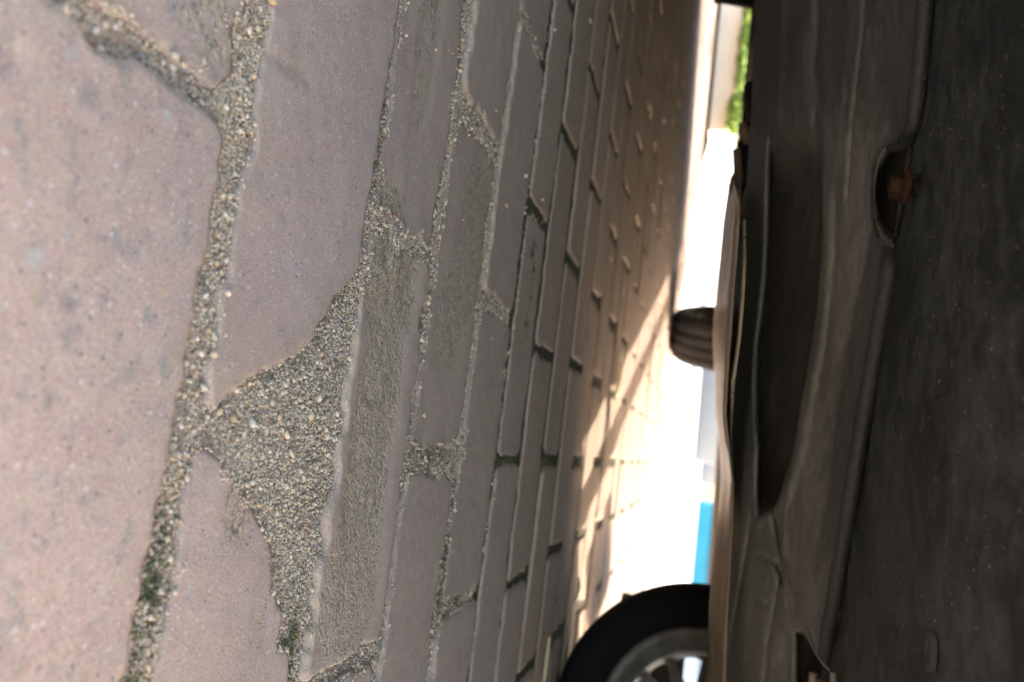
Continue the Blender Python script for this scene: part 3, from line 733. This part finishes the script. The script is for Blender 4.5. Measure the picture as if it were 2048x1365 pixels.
photo_tube('pipe', [(1527, -60, 1.0), (1527, 20, 1.0), (1525, 80, 1.0), (1521, 130, 1.0), (1512, 165, 1.0)], 0.006, M_trunkpipe, 12, 20)
photo_tube('pipe', [(1517, -60, 1.05), (1516, 40, 1.05), (1512, 80, 1.05), (1506, 125, 1.05), (1497, 158, 1.05)], [0.005] * 12 + [0.006] * 8, M_trunkpipe, 12, 20)
photo_tube('hose', [(1483, 246, 1.1), (1488, 260, 1.1), (1491, 276, 1.1), (1497, 286, 1.1)], [0.004, 0.007, 0.009, 0.009, 0.008, 0.005], M_trunkpipe, 12, 6)
photo_tube('pipe', [(1474, 300, 1.2), (1476, 330, 1.2), (1478, 370, 1.2), (1482, 440, 1.2)], [0.008] * 6 + [0.005] * 6, M_trunkpipe, 12, 12)
# dark cross member behind the pipes
def photo_slab(name, pts, Y, th, mat):
    fr = [at_y(p[0], p[1], Y) for p in pts]; bk = [p + np.array([0, th, 0]) for p in fr]; n = len(pts)
    f = [tuple(range(n)), tuple(range(2 * n - 1, n - 1, -1))] + [(i, i + n, (i + 1) % n + n, (i + 1) % n) for i in range(n)]
    return link(name, mesh(name, [tuple(p) for p in fr + bk], f), mat, car, False)
photo_slab('cross_member', [(1522, -300), (1512, -60), (1508, 60), (1503, 120), (1497, 160), (1487, 172), (1496, 200), (1498, 240), (1484, 262), (1474, 285), (1472, 310), (1466, 345), (1462, 352), (1456, 372), (1462, 420), (1452, 520), (1446, 600), (1452, 700), (1452, 840), (1462, 930), (1520, 960), (1600, 940), (1640, -300)], 1.22, 0.05, M_dark)
photo_slab('added_flap', [(1426, -200), (1427, 1), (1452, 3), (1500, 12), (1520, 14), (1520, -200)], 1.3, 0.01, M_dark)  # dark slab filling the top corner of the gap

# plates added round the car only to keep sun and sky light off the ground
def side_plate(name, a0, b0, a1, b1, z0, z1, th=0.015):
    d = (AX * (a1 - a0) - RT * (b1 - b0)).normalized(); nrm = Vector((-d.y, d.x, 0)) * th
    p, q = Vector(cp(a0, b0, 0)), Vector(cp(a1, b1, 0)); v = []
    for r_ in (p, q, q + nrm, p + nrm): v += [(r_.x, r_.y, z0), (r_.x, r_.y, z1)]
    return link(name, mesh(name, v, [(0, 2, 3, 1), (2, 4, 5, 3), (4, 6, 7, 5), (6, 0, 1, 7), (1, 3, 5, 7), (0, 6, 4, 2)]), M_dark, car, False)
side_plate('corner_sun_block', -0.02, -0.05, 0.98, -0.07, 0.05, 0.44)
side_plate('added_flap', 1.05, -0.03, 1.35, -0.03, 0.03, 0.19)
side_plate('left_light_block', 0.6, WCAR - 0.03, LCAR - 0.1, WCAR - 0.03, 0.06, 0.36)
side_plate('rear_sky_block', LCAR - 0.08, 0.06, LCAR - 0.08, WCAR - 0.03, 0.212, 0.36)
side_plate('wheel_sun_block', 1.27, 0.0, 1.27, 0.40, 0.245, 0.34)

# ---- wheels
def wheel(owner, loc, plane, R, width, dusty_, slots, rimR):
    """axle along local Y; local -Y faces the camera"""
    e = empty('wheel', loc); e.parent = owner
    pd = Vector(plane).normalized(); ax = Vector((-pd.y, pd.x, 0))
    e.rotation_euler = (0, 0, math.atan2(pd.y, pd.x))
    h = width / 2; tw = M_tyre2 if dusty_ else M_tyre
    prof = [(rimR, -h * 0.80), (rimR + 0.012, -h * 0.95), ((R + rimR) / 2, -h * 1.04), (R * 0.93, -h * 0.98), (R * 0.975, -h * 0.86), (R * 0.993, -h * 0.7)]
    # tread ribs with grooves
    for g in (-0.45, -0.0, 0.45):
        prof += [(R, (g - 0.17) * h), (R - 0.007, (g - 0.13) * h), (R - 0.007, (g - 0.05) * h), (R, (g - 0.01) * h)]
    prof += [(R * 0.993, h * 0.7), (R * 0.975, h * 0.86), (R * 0.93, h * 0.98), ((R + rimR) / 2, h * 1.04), (rimR + 0.012, h * 0.95), (rimR, h * 0.8)]
    lathe('tyre', prof, tw, e, 96)
    lathe('rim', [(rimR + 0.004, -h * 0.86), (rimR - 0.004, -h * 0.95), (rimR - 0.010, -h * 0.88), (rimR - 0.012, -h * 0.6), (rimR - 0.024, -h * 0.4), (rimR - 0.026, h * 0.6), (rimR - 0.010, h * 0.86), (rimR + 0.004, h * 0.84)], M_rim, e, 96)
    # face disc with slots, sits at the outer side
    r0, r1 = rimR * 0.42, rimR * 0.86; seg = slots; v = []; f = []
    yo = h * 0.55; th = 0.006
    def ring_pts(r, angs, y): return [(r * math.cos(a), y, r * math.sin(a)) for a in angs]
    for k in range(seg):
        a0 = 2 * math.pi * k / seg; da = 2 * math.pi / seg
        wid = 0.42 if k % 2 else 0.34
        sa0, sa1 = a0 + da * (0.5 - wid), a0 + da * (0.5 + wid)
        ma = a0 + da / 2
        rin = r0 * (1.0 if k % 2 else 1.18)
        # outer loop of the cell, inner loop = slot
        for y in (yo, yo + th):
            v += [(rr * math.cos(a), y, rr * math.sin(a)) for rr, a in ((0.0 + rimR * 0.30, a0), (rimR * 0.30, ma), (rimR * 0.30, a0 + da), (rimR - 0.02, a0 + da), (rimR - 0.02, ma), (rimR - 0.02, a0))]
            v += [(rr * math.cos(a), y, rr * math.sin(a)) for rr, a in ((rin, ma - da * 0.05), (rin, ma), (rin, ma + da * 0.05), (r1 * 0.93, sa1), (r1, ma), (r1 * 0.93, sa0))]
        b = k * 24
        for side in (0, 12):
            for q in range(6):
                f.append((b + side + q, b + side + (q + 1) % 6, b + side + 6 + (q + 1) % 6, b + side + 6 + q))
        for q in range(6): f.append((b + 6 + q, b + 6 + (q + 1) % 6, b + 18 + (q + 1) % 6, b + 18 + q))
    link('wheel_disc', mesh('wheel_disc', v, f), M_rim, e, False)
    lathe('hub', [(0.001, -h * 0.9), (rimR * 0.22, -h * 0.9), (rimR * 0.24, -h * 0.5), (rimR * 0.31, h * 0.5), (rimR * 0.31, h * 0.7), (0.001, h * 0.7)], M_dark, e, 24, closed=False)
    return e
R1 = 0.224
c1 = at_y(1412, 1480, 1.26)
wheel(car, (c1[0], c1[1], R1), (0.90, -0.36), R1, 0.15, False, 14, R1 * 0.66)
wheel(car, (-0.535, 3.24, 0.276), (-0.34, 0.94), 0.276, 0.20, True, 12, 0.17)
for a, b in ((0.85, WCAR - 0.12), (LCAR - 0.55, WCAR - 0.12)):
    p = cp(a, b, R1); wheel(car, p, (AX.x, AX.y), R1, 0.16, False, 20, R1 * 0.66)

# ------------------------------------------------------------------ second car to the left
car2 = empty('neighbouring_car', (0, 0, 0))
tag(car2, 'second car standing beyond the left end of the gap, its shade on the paving', 'car')
F2 = Vector((-1.36, 0.50, 0)); A2 = AX.copy(); R2 = Vector((A2.y, -A2.x, 0))
def cp2(a, b, z): p = F2 + A2 * a - R2 * b; return (p.x, p.y, z)

# ------------------------------------------------------------------ things beyond
def prism(name, pts, z0, z1, mat, parent=None, bev=0.0):
    n = len(pts); v = [(x, y, z0) for x, y in pts] + [(x, y, z1) for x, y in pts]
    f = [tuple(range(n))[::-1], tuple(range(n, 2 * n))] + [(i, (i + 1) % n, (i + 1) % n + n, i + n) for i in range(n)]
    o = link(name, mesh(name, v, f), mat, parent, False)
    if bev: bevel(o, bev)
    return o

car_body(cp2, 3.6, 1.5, 0.30, 1.15, car2)
secs = []
for a in (0.2, 1.2, 3.45):
    secs.append([cp2(a, 0.1, 0.27), cp2(a, 0.1, 0.31), cp2(a, 1.4, 0.31), cp2(a, 1.4, 0.27)])
loft('floor_pan', secs, M_dark, car2)
for a, b in ((0.75, 0.14), (0.75, 1.36), (2.9, 0.14), (2.9, 1.36)):
    wheel(car2, cp2(a, b, R1), (A2.x, A2.y), R1, 0.16, False, 20, R1 * 0.66)

# cream planter kerb with a low hedge of leaves over it
def gp(w_, u, z=0.0): p = at_z(w_, u, z); return (p[0], p[1])
a_, b_ = gp(1442, -60), gp(1421, 262)
YP = 5.35
x0p, x1p = -4.6, at_y(1430, 262, YP)[0]
pw = empty('planter_wall', (x0p, YP, 0)); tag(pw, 'low cream rendered planter wall beyond the paving at the top of the gap', 'wall')
def rel(o, e): o.parent = e; o.matrix_parent_inverse = Matrix.Translation(-e.location); return o
rel(box('wall_face', ((x0p + x1p) / 2, YP + 0.06, 0.07), (x1p - x0p, 0.12, 0.15), M_cream, None, 0.006), pw)
rel(box('wall_cap', ((x0p + x1p) / 2, YP + 0.06, 0.152), (x1p - x0p + 0.02, 0.15, 0.014), M_cream, None, 0.004), pw)
rel(box('wall_return', (x1p - 0.06, YP + 0.49, 0.07), (0.12, 0.72, 0.15), M_cream, None, 0.006), pw)
rel(box('planter_soil', ((x0p + x1p) / 2 - 0.1, YP + 0.46, 0.06), (x1p - x0p - 0.1, 0.66, 0.12), simple('planting_soil', (0.05, 0.035, 0.025)), None), pw)
def leaves(name, blobs, mat, parent=None, size=0.02):
    v = []; f = []
    for cx, cy, cz, rx, ry, rz, n in blobs:
        for _ in range(n):
            d = Vector((rng.gauss(0, 1), rng.gauss(0, 1), rng.gauss(0, 1))).normalized() * rng.random() ** 0.4
            c = Vector((cx + d.x * rx, cy + d.y * ry, cz + d.z * rz))
            a = Vector((rng.gauss(0, 1), rng.gauss(0, 1), rng.gauss(0, 1))).normalized(); b = a.cross(Vector((rng.gauss(0, 1), rng.gauss(0, 1), rng.gauss(0, 1)))).normalized(); nn = a.cross(b)
            L_ = size * rng.uniform(0.7, 1.3); k = len(v)
            v += [c - a * L_, c - b * L_ * 0.45 + nn * L_ * 0.12, c + a * L_, c + b * L_ * 0.45 + nn * L_ * 0.12]
            f.append((k, k + 1, k + 2, k + 3))
    return link(name, mesh(name, v, f), mat, parent, False)
def bush(blobs, label, stem_at):
    c = blobs[0]; e = empty('leafy_plant', (c[0], c[1], 0.12)); tag(e, label, 'plant', 'plants in the planter')
    rel(leaves('foliage', blobs, M_leaf), e)
    for sx, sy, tz in stem_at:
        rel(link('stem', tube_mesh('stem', [(sx, sy, 0.10), (sx + 0.01, sy, 0.16), (sx - 0.01, sy, tz)], [0.006, 0.005, 0.003], 6), M_stem), e)
def bl(w_, u, Y, rw, ru, n):
    p = at_y(w_, u, Y); s = Y / F_PX; return (p[0], p[1], p[2], ru * s, 0.12, rw * s, n)
bush([bl(1496, 30, 5.42, 12, 26, 520), bl(1502, 0, 5.5, 14, 30, 300)], 'bright green plant hanging over the planter wall at the very top edge', [(at_y(1490, 30, 5.45)[0], 5.45, 0.2)])
bush([bl(1490, 80, 5.36, 13, 38, 620), bl(1484, 125, 5.34, 11, 28, 320)], 'thin trailing green plant along the middle of the planter wall', [(at_y(1490, 90, 5.45)[0], 5.45, 0.2)])
bush([bl(1474, 214, 5.30, 19, 28, 820), bl(1467, 246, 5.28, 15, 22, 420), bl(1478, 168, 5.36, 10, 24, 220)], 'fuller round green plant at the lower end of the planter wall', [(at_y(1480, 215, 5.42)[0], 5.42, 0.2)])
# brown boundary wall far behind the planting, in shade
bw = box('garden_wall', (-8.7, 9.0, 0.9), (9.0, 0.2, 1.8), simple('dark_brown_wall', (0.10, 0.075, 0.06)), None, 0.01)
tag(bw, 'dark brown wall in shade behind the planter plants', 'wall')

# grey rendered walls stepping back behind the sunlit yard
def wall_at(u0, u1, wb, name, label, z1, mat):
    p = at_z(wb, (u0 + u1) / 2); Y = p[1]
    xa, xb = at_y(wb, u0, Y)[0], at_y(wb, u1, Y)[0]
    o = box(name, ((xa + xb) / 2, Y + 0.15, z1 / 2), (abs(xb - xa), 0.3, z1), mat, None, 0.01); tag(o, label, 'wall'); return o
M_grey = simple('grey_render_wall', (0.33, 0.31, 0.29), 0.9, 0.2, 0.05, 2)
wall_at(690, 924, 1389, 'garden_wall', 'light grey wall end nearest the far tyre, beyond the white yard', 2.2, M_grey)
wall_at(924.5, 966, 1397, 'garden_wall', 'short middle step of light grey wall set farther back', 2.6, M_grey)
wall_at(966.5, 1006, 1409.5, 'garden_wall', 'farthest light grey wall strip touching the blue shed', 5.0, M_grey)
YB = 34.0
xa, xb = at_y(1405, 1006, YB)[0], at_y(1395, 1262, YB)[0]
sh = empty('blue_shed', ((xa + xb) / 2, YB, 0)); tag(sh, 'bright blue metal shed seen above the white yard beside the big tyre', 'shed')
rel(box('shed_wall', ((xa + xb) / 2, YB + 1.5, 4.5), (abs(xb - xa), 3.0, 9.0), M_blue, None, 0.02), sh)
xm = at_y(1420, 1098, YB)[0]
lw = box('pale_wall', ((xb + 0.05 + 60) / 2, YB + 1.5, 4.0), (60 - xb - 0.05, 3.0, 8.0), M_white, None, 0.02); tag(lw, 'long pale wall right of the blue shed, showing white through the wheel slots', 'wall')
rel(box('shed_panel', (xm + 3.0, YB - 0.03, 1.35), (6.0, 0.05, 1.6), M_bluepale, None, 0.01), sh)
rel(box('shed_roof', ((xa + xb) / 2, YB + 1.5, 9.06), (abs(xb - xa) + 0.3, 3.3, 0.1), M_blue, None, 0.02), sh)
rel(box('rail', ((xa + xb) / 2, YB - 0.05, 0.62), (abs(xb - xa), 0.06, 0.07), simple('dark_blue_rail', (0.02, 0.2, 0.32)), None), sh)

# one dry straw, and two pale blades standing in for slits of sunlight
def straw(pts, wd, label):
    P_ = [tuple(at_z(w_, u, 0.004 + 0.004 * i % 3)) for i, (w_, u) in enumerate(pts)]
    Q = resample(P_, 14); o = link('straw_and_sun_streak', tube_mesh('straw_and_sun_streak', [tuple(q) for q in Q], [wd * (0.45 + 0.55 * math.sin(math.pi * (i + 1) / 15)) for i in range(14)], 8), M_straw_streak)
    tag(o, label, 'straw'); return o
straw([(1142, 1212), (1148, 1200), (1156, 1188), (1159, 1172), (1156, 1156)], 0.0028, 'short curved pale straw on the pavers above the big tyre')
straw([(1086, 1375), (1091, 1340), (1096, 1300), (1099, 1276)], 0.0022, 'long straight streak of sun, built as a pale blade, beside the bottom edge near the big tyre')
straw([(1232, 795), (1238, 760), (1243, 725), (1244, 702)], 0.005, 'strip of sunlight built as a pale blade, farthest away, below the far tyre')

for o in C.objects:
    if o.type == 'MESH' and o.name.startswith('unused'): bpy.data.objects.remove(o)
